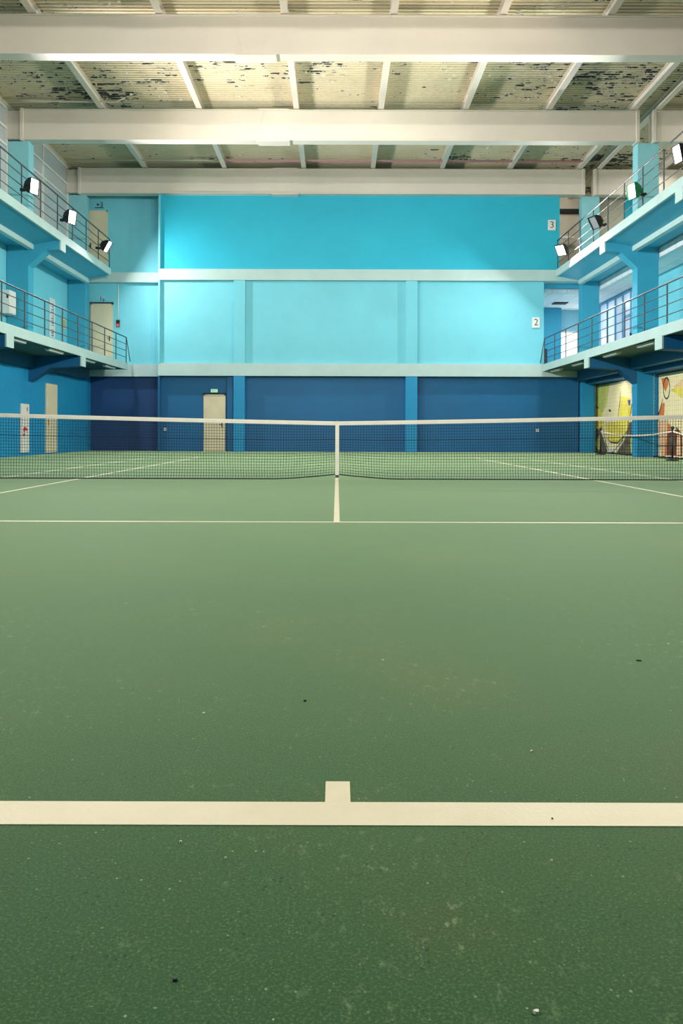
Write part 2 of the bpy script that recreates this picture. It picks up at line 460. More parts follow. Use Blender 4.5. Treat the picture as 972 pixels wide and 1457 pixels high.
# gallery floor slabs behind the edges (right side rooms) and the dropped ceiling
struct(MB().box(9.3, 14, Y0, 38.3, 3.1, ZL2).box(7.93, 9.3, 33.2, 38.3, 3.1, ZL2).build('floor_gallery_middle', M['mint']))
struct(MB().box(10.05, 14, Y0, 36.8, 6.6, ZL3).box(8.3, 10.05, 33.2, 36.8, 6.6, ZL3).build('floor_gallery_top', M['mint']))
struct(MB().box(7.93, 14, 33.2, 38.0, 6.25, 6.45).box(10.06, 11.15, Y0, 33.2, 6.25, 6.55).build('ceiling_gallery', M['tiles']))
o = struct(MB().box(7.93, 10.0, 33.0, 33.2, 6.38, 6.56).box(10.0, 11.15, 33.0, 33.2, 6.38, 6.56).build('trim_%d' % n, M['teal'])); n += 1
tag(recenter(MB().box(9.12, 9.7, 35.6, 36.1, 6.21, 6.25).build('ceiling_vent', M['dark'])), 'dark rectangular vent in the white gallery ceiling', 'vent')
# top room details
tag(recenter(MB().box(8.53, 11.1, 36.2, 36.5, 10.17, 10.32).build('roof_girder', M['dark'])), 'dark girder under the roof at the back of the top right gallery', 'girder')
tag(recenter(MB().cham(8.53, 10.05, 36.0, 36.1, 9.0, 9.12, .01).build('wall_ledge', M['white'])), 'white ledge on the wall behind the top right gallery opening', 'ledge')
# blue pier in the middle gallery
tag(recenter(MB().cham(8.0, 9.86, 37.3, 37.9, ZL2, 6.24, .02).build('pier', M['teal'])), 'blue pier behind the stair opening beside the sign with number 2', 'pier')
# daylight window in the gallery back wall
root = struct(empty('window_3', (9.95, 37.98, 3.6)))
off = Vector((-9.95, -37.98, -3.6))
o = MB().box(9.95, 13.9, 37.94, 37.96, 3.5, 5.25).build('glass_pane', M['daylight'], root); o.location = off
b = MB()
for x in (9.95, 10.75, 11.55, 12.35, 13.15, 13.85): b.box(x-.03, x+.03, 37.88, 37.94, 3.45, 5.3)
b.box(9.92, 13.9, 37.88, 37.94, 5.23, 5.31); b.box(9.92, 13.9, 37.88, 37.94, 3.42, 3.5)
o = b.build('window_frame', M['white'], root); o.location = off

# glazed partition along the right gallery
root = tag(empty('glazed_partition', (11.15, 33.5, ZL2)), 'glazed partition with blue frames along the right middle gallery', 'partition')
off = Vector((-11.15, -33.5, -ZL2))
o = MB().box(11.17, 11.19, 31, 37.3, ZL2+.05, 6.2).build('glass_pane', M['glass_lit'], root); o.location = off
b = MB()
for y in (31.05, 32.2, 33.1, 34.0, 35.0, 36.0, 37.2): b.box(11.12, 11.2, y-.04, y+.04, ZL2, 6.25)
b.box(11.12, 11.2, 31, 37.3, 6.13, 6.25); b.box(11.12, 11.2, 31, 37.3, ZL2, ZL2+.1); b.box(11.12, 11.2, 31, 33.1, 5.2, 5.3)
o = b.build('frame', M['frame_blue'], root); o.location = off
b = MB().box(11.08, 11.14, 32.1, 32.14, 4.3, 4.55); o = b.build('door_handle', M['black'], root); o.location = off

# ------------------------------------------------------------------ columns
def column(x0, x1, y, lb, m_top, m_mid, m_low, low=True, zt=9.82):
    root = tag(empty('column', ((x0+x1)/2, y+.22, 0)), lb, 'column', 'concrete columns of the galleries')
    off = Vector((-(x0+x1)/2, -y-.22, 0))
    for nm, z0, z1, mm in (('ground_shaft', 0, ZL2-.27, m_low), ('middle_shaft', ZL2-.27, 6.72, m_mid), ('top_shaft', 6.72, zt, m_top)):
        if nm == 'ground_shaft' and not low: continue
        xx1 = 9.86 if nm == 'ground_shaft' and y == YC else x1
        o = MB().cham(x0, xx1, y, y+.45, z0, z1, .012).build(nm, mm, root); o.location = off
for y, w in ((14.5, 'off-frame near'), (YA, 'nearest'), (YB, 'middle'), (YC, 'rear')):
    if y > 20.0:
        column(-10.34, -9.655, y, {YA: 'cyan column on the left gallery at the left photo edge', YB: 'cyan column on the left between two floodlights', YC: 'cyan column in the rear left corner of the hall'}[y],
               M['column_cyan'], M['teal'], M['blue_left'], False)
    if y > 20.0:
        column(9.37, 10.04, y, {YA: 'blue column of the right gallery past the right photo edge', YB: 'blue column on the right between the two murals', YC: 'blue column in the rear right corner of the hall'}[y],
               M['column_cyan'], M['teal'], M['blue_left'])

# ------------------------------------------------------------------ galleries (balconies)
def gallery(side, level):
    sg = -1 if side == 'left' else 1
    xe = {('left', 2): XEL2, ('right', 2): XER2, ('left', 3): XEL3, ('right', 3): XER3}[(side, level)]
    xw = XL if side == 'left' else XR
    xc = -9.655 if side == 'left' else 9.37
    zt = ZL2 if level == 2 else ZL3
    ze = zt-.26
    y1 = 32.4
    root = tag(empty('gallery_balcony', (xe, 20, ze)), {
        ('left', 2): 'lower left gallery with pale edge, over the dark blue ground wall',
        ('right', 2): 'lower right gallery with pale edge, over the murals',
        ('left', 3): 'upper left gallery carrying the row of lit floodlights',
        ('right', 3): 'upper right gallery carrying the unlit and lit floodlights'}[(side, level)], 'gallery', 'hall galleries')
    off = Vector((-xe, -20, -ze))
    def P(nm, b, m, label=None):
        o = b.build(nm, m, root); o.location = off
        if label: o['label'] = label
        return o
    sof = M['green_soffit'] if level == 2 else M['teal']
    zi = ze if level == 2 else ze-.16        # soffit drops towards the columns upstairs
    # slab
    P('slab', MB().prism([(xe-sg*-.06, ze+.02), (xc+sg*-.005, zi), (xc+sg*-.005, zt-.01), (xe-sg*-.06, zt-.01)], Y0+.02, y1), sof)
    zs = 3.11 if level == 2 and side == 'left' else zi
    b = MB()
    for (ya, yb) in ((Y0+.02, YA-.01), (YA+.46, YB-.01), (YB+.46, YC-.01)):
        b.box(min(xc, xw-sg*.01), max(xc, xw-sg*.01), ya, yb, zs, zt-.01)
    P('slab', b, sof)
    # pale edge band
    P('fascia', MB().box(min(xe, xe+sg*.07), max(xe, xe+sg*.07), Y0+.02, y1, ze, zt), M['mint'])
    P('walkway', MB().box(min(xe+sg*.07, xc-sg*.005), max(xe+sg*.07, xc-sg*.005), Y0+.02, y1, zt-.01, zt), M['mint'])
    if side == 'left':
        P('walkway', MB().box(-9.65, -9.0 if level == 2 else -8.9, y1, 33.2, zt-.2, zt), M['mint'])
    # cantilever brackets with haunches
    for y in (YA-6, YA, YB, YC):
        if y < 20 : continue
        yb = y+.45
        if y == YC: continue
        if level == 2:
            zb = 2.80
            poly = [(xe+sg*.03, zb), (xe+sg*.95, zb-.05), (xc, 2.30), (xc, ze), (xe+sg*.03, ze)]
            mb = M['blue']
        else:
            zb = 6.42
            poly = [(xe+sg*.03, zb+.02), (xe+sg*(.5 if side == 'right' else .45), zb), (xc, 5.93), (xc, ze), (xe+sg*.03, ze)]
            mb = M['teal']
        br = P('bracket', MB().prism(poly, y, yb), mb)
        cap = MB().box(min(xe-sg*.012, xe+sg*.03), max(xe-sg*.012, xe+sg*.03), y-.01, yb+.01, zb, ze+.02).build('bracket_cap', M['mint'], br)
    # longitudinal edge beam on the column line
    if level == 3:
        P('edge_beam', MB().box(min(xc-sg*.0, xc-sg*.16), max(xc-sg*.0, xc-sg*.16), Y0+.02, y1, 6.43, 6.60), M['mint'])
    else:
        P('edge_beam', MB().box(min(xc, xc-sg*.2), max(xc, xc-sg*.2), Y0+.02, y1, 2.75, 3.12), M['blue'])
    return root
for s in ('left', 'right'):
    for l in (2, 3): gallery(s, l)
# closing header above right mural wall
struct(MB().box(9.57, XR, Y0, 33.2, 2.62, 3.1).build('trim_%d' % n, M['blue'])); n += 1

# ------------------------------------------------------------------ railings
def railing(side, level):
    sg = -1 if side == 'left' else 1
    xe = {('left', 2): XEL2, ('right', 2): XER2, ('left', 3): XEL3, ('right', 3): XER3}[(side, level)]+sg*.035
    z0 = ZL2 if level == 2 else ZL3
    H = .97 if level == 2 else 1.10
    root = tag(empty('balcony_railing', (xe, 20.5, z0)), {
        ('left', 2): 'thin grey pipe railing of the lower left gallery',
        ('right', 2): 'thin grey pipe railing of the lower right gallery',
        ('left', 3): 'thin grey pipe railing of the upper left gallery',
        ('right', 3): 'thin grey pipe railing of the upper right gallery'}[(side, level)], 'railing', 'gallery railings')
    off = Vector((-xe, -20.5, -z0))
    y1 = 32.32
    b = MB().tube([(xe, Y0+.02, z0+H), (xe, y1, z0+H)], .022, 8); o = b.build('top_rail', M['rail'], root, True); o.location = off
    for fr in (.22, .48, .74):
        b = MB().tube([(xe, Y0+.02, z0+H*fr), (xe, y1, z0+H*fr)], .013, 6); o = b.build('middle_rail', M['rail'], root, True); o.location = off
    pm = None; y = y1-.02
    while y > 12:
        if pm is None:
            pm = MB().tube([(0,0,0), (0,0,H)], .018, 8).box(-.035, .035, -.03, .03, -.0, .012).build('post', M['rail'], root); p = pm
        else:
            p = pm.copy(); COL.objects.link(p); p.parent = root
        p.location = Vector((xe, y, z0))+off
        y -= 1.5
    if level == 2:      # return against the wall: leaning brace at the end
        b = MB().tube([(xe, y1, z0+H), (xe-sg*.14, 32.36, z0+.05)], .016, 6); o = b.build('end_brace', M['rail'], root, True); o.location = off
    return root
for s in ('left', 'right'):
    for l in (2, 3): railing(s, l)

# ------------------------------------------------------------------ floodlights
def make_flood(lens, body='black', name='floodlight'):
    """local frame: clamp at origin, lamp faces local +X"""
    root = empty(name)
    head = bpy.data.objects.new('x', None)
    b = MB()
    b.prism([(.02,-.20), (.02,.20), (-.03,.20), (-.13,.11), (-.17,.0), (-.13,-.11), (-.03,-.20)], -.17, .17)   # housing
    b.box(.02, .07, -.18, -.165, -.21, .21).box(.02, .07, .165, .18, -.21, .21).box(.02, .07, -.18, .18, .195, .21).box(.02, .07, -.18, .18, -.21, -.195)
    for k in range(5): b.box(-.19, -.10, -.12+k*.06-.006, -.12+k*.06+.006, -.10, .10)
    hs = b.build('housing', M[body], root)
    le = MB().box(.022, .030, -.163, .163, -.193, .193).build('lens', M[lens], hs)
    br = MB(); br.tube([(-.02,-.19,0), (-.12,-.20,-.05), (-.22,-.12,-.08), (-.22,.12,-.08), (-.12,.20,-.05), (-.02,.19,0)], .012, 6)
    bo = br.build('bracket', M[body], root)
    cl = MB().prism([(-.22,-.10), (-.20,-.05), (-.36,-.02), (-.40,-.06), (-.36,-.10)], -.03, .03).box(-.41, -.35, -.035, .035, -.09, -.01).build('clamp', M['black'], root)
    return root
def place_flood(x, y, z, side, pitch, yaw, label, lens='lens', power=900, body='black', color=(1,.945,.92), spread=180):
    """pitch: degrees down, yaw: degrees towards the camera"""
    r = make_flood(lens, body)
    sg = 1 if side == 'left' else -1
    base = 0 if sg == 1 else math.pi
    rz = base - sg*R(yaw)
    r.rotation_euler = (0, 0, rz); r.location = (x, y, z)
    for ch in list(r.children):
        if ch.name.startswith('clamp'): continue
        ch.rotation_euler = (0, R(pitch), 0)
    tag(r, label, 'floodlight', 'floodlights on the upper galleries')
    if power:
        l = bpy.data.lights.new('flood_light', 'AREA'); l.shape = 'RECTANGLE'; l.size = .36; l.size_y = .32; l.energy = power
        l.color = color; l.spread = R(spread)
        lo = bpy.data.objects.new('flood_light', l); COL.objects.link(lo)
        d = Vector((math.cos(R(pitch)), 0, -math.sin(R(pitch))))
        d = Matrix.Rotation(rz, 3, 'Z') @ d
        lo.location = Vector((x, y, z)) + d*.075
        lo.rotation_euler = d.to_track_quat('-Z', 'Y').to_euler()
PW = 1000
place_flood(-8.30, 30.5, 7.42, 'left', 30, 8, 'lit white floodlight on the upper left railing beside the beige top door', power=PW*.65)
place_flood(-8.30, 26.4, 7.42, 'left', 8, 24, 'lit white floodlight, middle of three on the upper left railing', spread=136, power=PW*1.1)
place_flood(-8.30, 23.1, 7.42, 'left', 6, 20, 'lit pinkish white floodlight on the upper left railing, nearest the camera', spread=136, power=PW*.85)
place_flood(8.02, 30.4, 7.32, 'right', 38, 44, 'lit white floodlight at the far end of the upper right railing', power=PW*.85)
place_flood(8.02, 26.4, 7.32, 'right', 30, 20, 'unlit black floodlight with grey glass on the upper right railing', 'lens_off', 0)
place_flood(8.05, 23.1, 7.34, 'right', 8, 18, 'lit greenish floodlight on the upper right railing', 'lens_green', PW*1.0, 'body_green', (.9,1,.9), 136)
place_flood(8.05, 20.0, 7.34, 'right', 12, 10, 'lit reddish white floodlight on the upper right railing at the photo edge', power=PW*1.0, color=(1,.86,.76), spread=136)
for y, yw, pi, k, sp in ((20.2, -20, 6, .8, 112), (12.5, -5, 0, .10, 112), (6.0, -58, 4, .30, 80), (4.0, 2, 33, .82, 130), (-6.0, -66, 3, .42, 62)):  # unseen floodlights added along both railings to brighten the hall
    place_flood(-8.30, y, 7.42, 'left', pi, yw, 'added fill floodlight on the upper left railing, outside the left photo edge', power=PW*k, spread=sp)
    if y < 15: place_flood(8.05, y, 7.34, 'right', pi, yw, 'added fill floodlight on the upper right railing, outside the right photo edge', power=PW*k, spread=sp)

# ------------------------------------------------------------------ tube lamps under the lower galleries
def tube_lamp(x, y, lb):
    root = tag(empty('tube_lamp', (x, y, ZL2-.26)), lb, 'tube lamp', 'unlit tube lamps under the lower galleries')
    MB().cham(-.09, .09, -.62, .62, -.03, 0, .008).build('housing', M['white'], root)
    MB().cham(-.07, .07, -.60, .60, -.075, -.028, .02).build('diffuser', M['tube'], root, True)
lls = {21.6: 'tube lamp under the lower left gallery, nearest the left photo edge', 24.6: 'tube lamp under the lower left gallery, just before the bracket',
       27.9: 'tube lamp under the lower left gallery, just behind the bracket', 30.5: 'tube lamp under the lower left gallery, nearest the rear wall'}
for y, l in lls.items(): tube_lamp(-8.2, y, l)
lrs = {22.2: 'tube lamp under the lower right gallery, nearest the right photo edge', 25.1: 'tube lamp under the lower right gallery, just before the bracket',
       28.5: 'tube lamp under the lower right gallery, just behind the bracket', 31.4: 'tube lamp under the lower right gallery, nearest the rear wall'}
for y, l in lrs.items(): tube_lamp(8.12, y, l)

# ------------------------------------------------------------------ doors
def door(n, x0, x1, yw, z0, z1, lb, handle_right=True, lintel=True):
    root = struct(empty('door_%d' % n, ((x0+x1)/2, yw, z0)), lb)
    off = Vector((-(x0+x1)/2, -yw, -z0))
    f = .05
    o = MB().box(x0, x0+f, yw-.05, yw, z0, z1).box(x1-f, x1, yw-.05, yw, z0, z1).box(x0, x1, yw-.05, yw, z1-f, z1).build('door_frame', M['door'], root); o.location = off
    lf = MB().cham(x0+f, x1-f, yw-.035, yw, z0+.01, z1-f, .004).build('door_leaf', M['door'], root); lf.location = off
    hx = x1-.13 if handle_right else x0+.13
    h = MB().box(hx-.02, hx+.02, yw-.05, yw-.035, z0+.93, z0+1.13).tube([(hx, yw-.04, z0+1.04), (hx, yw-.09, z0+1.04), (hx-.1, yw-.09, z0+1.04)], .011, 6).build('door_handle', M['black'], lf)
    if lintel:
        o = MB().box(x0-.02, x1+.02, yw-.07, yw, z1, z1+.05).build('lintel', M['dark'], root); o.location = off
door(1, -5.14, -4.30, 32.72, 0, 2.2, 'beige ground storey door in the dark blue back wall')
door(2, -9.65, -8.78, YS, ZL2, 5.76, 'beige second storey door at the rear left corner')
door(3, -9.79, -9.0, YS, ZL3, 9.40, 'beige third storey door at the rear left corner', False, False)
# door leaf on the left ground wall (faces +X)
root = struct(empty('door_4', (-9.65, 28.6, 0)), 'tall cream ground storey door in the left wall')
MB().box(0, .04, -.55, .55, .04, 2.35).build('door_frame', M['door'], root)
lf = MB().cham(.0, .055, -.49, .49, .05, 2.29, .005).build('door_leaf', M['door'], root)
MB().box(.055, .07, -.42, -.38, .95, 1.15).build('door_handle', M['ink'], lf)
# transom on door 3
# signs above doors
def door_sign(x, y, z, lb, kind):
    root = tag(empty('door_sign', (x, y, z)), lb, 'sign')
    if kind == 'lit':
        MB().cham(-.15, .15, -.06, 0, 0, .16, .01).build('casing', M['black'], root)
        f = MB().box(-.135, .135, -.066, -.06, .015, .145).build('sign_face', M['exit'], root)
        MB().box(-.1, .1, -.068, -.066, .06, .075).box(-.06, -.02, -.068, -.066, .04, .12).build('pictogram', M['white'], f)
    elif kind == 'three':
        MB().box(-.15, .15, -.01, 0, 0, .01).box(-.17, .17, -.03, 0, -.0, .025).build('ledge', M['ink'], root)
        b = MB(); b.prism([(-.12,.14), (-.05,.20), (-.05,.16), (0,.16), (0,.12), (-.05,.12), (-.05,.08)], -.012, 0)
        b.box(.04, .12, -.012, 0, .2, .225).box(.1, .125, -.012, 0, .06, .22).box(.05, .1, -.012, 0, .12, .14).box(.04, .12, -.012, 0, .05, .07)
        b.build('arrow', M['ink'], root)
    else:
        MB().box(-.07, -.045, -.012, 0, .03, .2).box(.0, .075, -.012, 0, .02, .045).box(.045, .075, -.012, 0, .03, .12).box(.0, .02, -.012, 0, .08, .14).build('pictogram', M['ink'], root)
        MB().box(-.1, .1, -.006, 0, .0, .22).build('plate', M['pale_blue'], root)
door_sign(-4.73, 32.72, 2.26, 'small lit green exit sign above the ground storey door', 'lit')
door_sign(-9.2, YS, 5.84, 'small sign mark above the second storey door', 'two')
door_sign(-9.33, YS, 9.5, 'small arrow sign above the third storey door', 'three')

# number boards
def glyph(ch, size, mat, parent, loc):
    cu = bpy.data.curves.new('t', 'FONT'); cu.body = ch; cu.size = size; cu.extrude = .003; cu.align_x = 'CENTER'; cu.align_y = 'CENTER'
    cu.offset = -.002
    to = bpy.data.objects.new('t', cu); COL.objects.link(to)
    bpy.context.view_layer.update()
    me = bpy.data.meshes.new_from_object(to.evaluated_get(bpy.context.evaluated_depsgraph_get()))
    bpy.data.objects.remove(to)
    me.materials.clear(); me.materials.append(mat)
    me.transform(Matrix.Rotation(R(90), 4, 'X'))
    o = bpy.data.objects.new('numeral', me); COL.objects.link(o); o.parent = parent; o.location = loc
    return o
def board(ch, x, y, z, lb):
    root = tag(empty('number_sign', (x, y, z)), lb, 'sign')
    MB().cham(-.145, .145, -.05, 0, -.20, .20, .008).build('board', M['white'], root)
    glyph(ch, .36, M['ink'], root, (.0, -.054, 0))
board('3', 8.22, 32.56, 8.72, 'white board with number 3 on the upper back wall')
board('2', 7.62, 32.56, 4.98, 'white board with number 2 on the middle back wall')

# ------------------------------------------------------------------ wall items
for x, lb in ((-6.62, 'small white wall socket on the dark back wall left of the door'), (7.73, 'small white wall socket on the dark back wall near the right end')):
    r = tag(empty('wall_socket', (x, 32.72, .85)), lb, 'socket', None)
    MB().cham(-.055, .055, -.04, 0, -.055, .055, .01).build('socket_plate', M['white'], r)
    MB().box(-.02, .02, -.043, -.04, -.02, .02).build('socket_hole', M['ink'], r)
r = tag(empty('fire_alarm_button', (-8.58, YS, 4.95)), 'red fire alarm button with black top beside the second storey door', 'alarm')
MB().cham(-.07, .07, -.06, 0, -.1, .04, .012).build('button_box', M['red'], r)
MB().cham(-.07, .07, -.07, 0, .04, .17, .012).build('sounder', M['black'], r)
MB().box(-.02, .02, -.066, -.06, -.06, -.02).build('button', M['white'], r)
tag(recenter(MB().tube([(-8.58, YS-.015, 5.12), (-8.58, YS-.015, 6.58)], .02, 8).build('conduit', M['white'], smooth=True)), 'white vertical conduit above the fire alarm button', 'conduit')
# distribution cabinet upstairs left
r = tag(empty('electric_cabinet', (-10.18, 25.9, 4.36)), 'white wall cabinet with red mark at the left photo edge', 'cabinet')
MB().cham(-.17, .17, 0, .5, 0, .72, .01).build('body', M['white'], r)
MB().cham(.165, .185, .02, .48, .02, .70, .005).build('cabinet_door', M['white'], r)
MB().box(-.16, .16, -.004, .004, .02, .70).box(.09, .13, -.008, 0, .48, .6).build('warning_mark', [M['white'], M['red']], r)
MB().box(.08, .13, -.008, 0, .46, .58).build('warning_mark', M['red'], r)
# banner
r = tag(empty('banner', (-10.33, 30.75, 4.15)), 'narrow white banner with vertical blue lettering on the left wall', 'banner')
MB().box(-.01, .0, -.3, .3, 0, 1.42).build('banner_cloth', M['white'], r)
b = MB(); rr = random.Random(5)
z = .06
while z < 1.25:
    hh = rr.uniform(.04, .09)
    if rr.random() < .85:
        b.box(0, .004, .04, .12, z, z+hh)
        b.box(0, .004, -.12, -.06, z+hh*.3, z+hh*.6)
        b.box(0, .004, -.12, .08, z+hh*.4, z+hh*.62) if rr.random() < .6 else b.box(0, .004, -.1, .1, z, z+hh*.3)
    z += hh+.025
b.build('lettering', M['banner_blue'], r)
r = tag(empty('notice_sheet', (-10.33, 32.05, 4.62)), 'small yellow notice sheet on the left wall beside the banner', 'notice')
MB().box(-.01, .0, -.22, .22, 0, .42).build('sheet', M['paper_yellow'], r)
b = MB()
for k in range(5): b.box(0, .002, -.16, .14, .07+k*.06, .085+k*.06)
b.build('text_lines', M['ink'], r)
# narrow poster board ground left
r = tag(empty('poster_board', (-9.635, 26.14, .1)), 'narrow white board with red marks on the left ground wall', 'poster')
MB().cham(-.01, .03, -.34, .34, 0, 1.5, .006).build('board', M['white'], r)
b = MB(); b.box(.03, .034, .12, .2, 1.28, 1.4).box(.03, .034, .12, .2, 1.12, 1.2)
b.prism([(-.2,.68), (-.05,.62), (.0,.7), (.12,.66), (.22,.7), (.1,.76), (.0,.78), (-.12,.8)], .03, .034, 'x')
b.prism([(-.18,.5), (-.02,.52), (-.04,.6), (-.16,.6)], .03, .034, 'x')
b.build('red_mark', M['red'], r)

# black bag / speaker behind the end of the lower right railing
r = tag(empty('black_speaker', (7.98, 32.75, ZL2)), 'small black box standing at the end of the lower right railing', 'speaker')
MB().cham(-.11, .11, -.12, .03, 0, .62, .02).build('body', M['black'], r)
MB().cham(-.09, .09, -.135, -.12, .04, .58, .01).build('grille', M['ink'], r)

# ------------------------------------------------------------------ murals on the right ground wall (plane x = XR)
F = 1207.; CX, CY, CZ = 479.5, 615., .755
def wp(px, py, X=XR):
    y = X*F/(px-CX); return (y, CZ+(CY-py)*y/F)
def mural(name, lb, y0, y1, z1, shapes, ground):
    mats = [ground]; b = MB(); b.m = 0
    b.box(XR-.02, XR-.006, y0, y1, 0, z1)
    for i, (m, pts) in enumerate(shapes):
        if m not in mats: mats.append(m)
        b.m = mats.index(m)
        x = XR-.0205-.0006*(i+1)
        b.quad([(x, y, z) for y, z in pts])
    tag(recenter(b.build(name, mats)), lb, 'mural', 'murals on the right ground wall')
def stroke(pts, w):
    """thin polygon along a polyline of (y,z)"""
    out = []; back = []
    for i, (y, z) in enumerate(pts):
        a = Vector(pts[max(i-1, 0)]); c = Vector(pts[min(i+1, len(pts)-1)])
        d = (c-a).normalized(); n_ = Vector((-d.y, d.x))*w/2
        if i in (0, len(pts)-1): n_ *= .4
        out.append((y+n_.x, z+n_.y)); back.append((y-n_.x, z-n_.y))
    return out+back[::-1]
P1 = lambda *a: [wp(px, py) for px, py in a]
black = M['ink']
s1 = [
 (M['mural_lime'], P1((847,548),(868,545),(864,575),(855,592),(847,580))),
 (M['mural_yellow'], P1((847,584),(852,578),(857,586),(860,600),(858,612),(847,612))),
 (M['mural_yellow'], P1((885,562),(898,566),(900,585),(894,604),(892,625),(884,631),(872,630),(864,618),(862,602),(880,598))),
 (M['mural_grey'], P1((846,606),(856,612),(862,630),(866,642),(846,642))),
 (M['mural_grey'], P1((896,600),(904,598),(904,648),(878,643),(890,625))),
 (M['mural_lime'], P1((848,630),(854,618),(856,636),(852,640))),
 (M['mural_lime'], P1((898,625),(903,612),(903,640),(899,644))),
 (M['banner_blue'], P1((894,568),(898,568),(897.5,576),(895.5,575))),
 (M['brown'], stroke(P1((900,549),(901,570),(898,588),(894,606)), .05)),
 (black, stroke(P1((884,555),(882.5,575),(880,592)), .05)),
 (black, stroke(P1((846,580),(849,577),(853,580)), .07)),
 (black, P1((867,582),(869,581),(871,584),(868,585))),
 (black, stroke(P1((865,622),(870,628),(880,629),(890,618)), .05)),
 (black, stroke(P1((860,608),(863,630),(869,643),(874,642),(884,630),(893,612)), .06)),
 (M['white'], P1((866,636),(874,636),(872,642),(868,642))),
 (M['white'], stroke(P1((874,642),(884,632),(892,618)), .06)),
]
mural('mural', 'yellow and white tennis mural panel left of the blue right column', 27.6, 32.9, 2.57, s1, M['mural_white'])
el = [(949.5+4.5*math.cos(a), 551+15*math.sin(a)) for a in [2*math.pi*k/20 for k in range(21)]]
s2 = [
 (M['orange_pale'], P1((960,548),(972,538),(972,560),(962,556))),
 (M['mural_yellow'], P1((955,553),(972,547),(972,566))),
 (M['orange'], P1((942,537),(951,536),(952,545),(948,556),(944,548))),
 (M['orange'], P1((943,572),(947,572),(946,590),(940,596),(937,594))),
 (M['skin_tan'], P1((937,598),(950,596),(952,612),(948,646),(942,646),(938,615))),
 (M['orange'], P1((952,600),(955,604),(951,646),(947,646))),
 (M['brown'], P1((951,612),(964,606),(972,616),(972,648),(950,646))),
 (M['orange_pale'], P1((965,618),(969,618),(970,646),(964,646))),
 (M['mural_grey'], P1((953,622),(960,618),(962,632),(955,640))),
 (black, stroke([wp(*q) for q in el], .05)),
 (black, stroke(P1((944,566),(941,580),(937,592)), .06)),
 (M['mural_white'], P1((955,600),(961,599),(964,610),(958,612))),
]
mural('mural', 'orange and white tennis mural panel right of the blue right column', 21.2, 26.45, 2.57, s2, M['mural_white'])

# ------------------------------------------------------------------ protective net curtains between the right columns
def curtain(y0, y1, lb):
    root = tag(empty('protective_net', (9.86, (y0+y1)/2, 0)), lb, 'net', 'protective nets in front of the murals')
    off = Vector((-9.86, -(y0+y1)/2, 0))
    X = 9.86; r = .0016
    b = MB(); y = y0
    while y <= y1: b.tube([(X, y, .03), (X, y, 2.72)], r, 3, False); y += .14
    z = .03
    while z < 2.72: b.tube([(X, y0, z), (X, y1, z)], r, 3, False); z += .14
    o = b.build('mesh', M['curtain_cord'], root); o.location = off
    b = MB().tube([(X, y0+(y1-y0)*k/40, .03+.012*math.sin(k*1.7)) for k in range(41)], .028, 6)
    o = b.build('bottom_rope', M['cord'], root, True); o.location = off
    b = MB().tube([(X, y0, 2.74), (X, y1, 2.74)], .016, 6)
    n_ = int((y1-y0)/.16)
    for k in range(n_): b.tube([(X, y0+k*.16, 2.74), (X+.01, y0+k*.16+.08, 2.63), (X, y0+k*.16+.16, 2.74)], .011, 4, False)
    o = b.build('top_lacing', M['cord'], root); o.location = off
    b = MB(); k = 0; z = .05; pts = []
    while z < 2.7: pts.append((X-.01, y1-(.0 if k % 2 else .07), z)); z += .05; k += 1
    b.tube(pts, .009, 4, False); o = b.build('side_lacing', M['rope_light'], root); o.location = off
curtain(20.98, 26.4, 'dark protective net laced in front of the orange mural')
curtain(27.0, 32.4, 'dark protective net hung in front of the yellow mural')

# ------------------------------------------------------------------ barrier posts with a sagging tape
def barrier(y, lb):
    r = tag(empty('barrier_post', (9.2, y, 0)), lb, 'barrier post', 'barrier posts by the murals')
    MB().tube([(0,0,0), (0,0,.03), (0,0,.05), (0,0,.07)], [.17,.17,.12,.03], 20).build('base', M['black'], r, True)
    MB().tube([(0,0,.05), (0,0,.86)], .027, 12).build('post', M['black'], r, True)
    MB().tube([(0,0,.86), (0,0,.88), (0,0,.93), (0,0,.95)], [.03,.05,.05,.02], 14).build('head', M['ink'], r, True)
barrier(23.25, 'black barrier post in front of the orange mural'); barrier(29.6, 'black barrier post in front of the yellow mural')
b = MB(); b.tube([(9.2, 23.3+(29.55-23.3)*t, .80-.35*4*t*(1-t)*.35) for t in [k/24 for k in range(25)]], .022, 6)
tag(recenter(b.build('barrier_rope', M['tape'], smooth=True)), 'white sagging rope between the two black barrier posts', 'rope')
b = MB(); b.tube([(9.2, 18.0+(23.2-18.0)*t, .80-.5*4*t*(1-t)*.35) for t in [k/24 for k in range(25)]], .022, 6)
tag(recenter(b.build('barrier_rope', M['tape'], smooth=True)), 'white sagging rope leaving the right photo edge from the barrier post', 'rope')

# ------------------------------------------------------------------ tennis net
def top(x): return .927 + .143*(.75*abs(x)/6.4 + .25*(x/6.4)**2)
def bot(x):
    return .012 + .075*max(0, 1-abs(x)/1.0)**1.5
netroot = tag(empty('tennis_net', (0, YN, 0)), 'black tennis net with white top tape across the court', 'tennis net')
b = MB(); pitch = .0425; rc = .0033
XN = 6.35; nx = int(XN/pitch); NZ = 20
rj = random.Random(11)
for i in range(-nx, nx+1):
    x = i*pitch; t, bo = top(x)-.05, bot(x)
    pts = []
    for k in range(0, NZ+1, 2):
        f = k/NZ
        sway = .02*math.sin(x*1.7)*(1-f)*f*2
        pts.append((x+.006*math.sin(f*9+x*3)*(1-f), sway, bo+(t-bo)*f))
    b.tube(pts, rc, 4, False)
for k in range(1, NZ):
    f = k/NZ; pts = []
    for i in range(-nx, nx+1, 3):
        x = i*pitch; t, bo = top(x)-.05, bot(x)
        pts.append((x, .02*math.sin(x*1.7)*(1-f)*f*2, bo+(t-bo)*f))
    b.tube(pts, rc*1.05 if k != 14 else rc*2.2, 4, False)
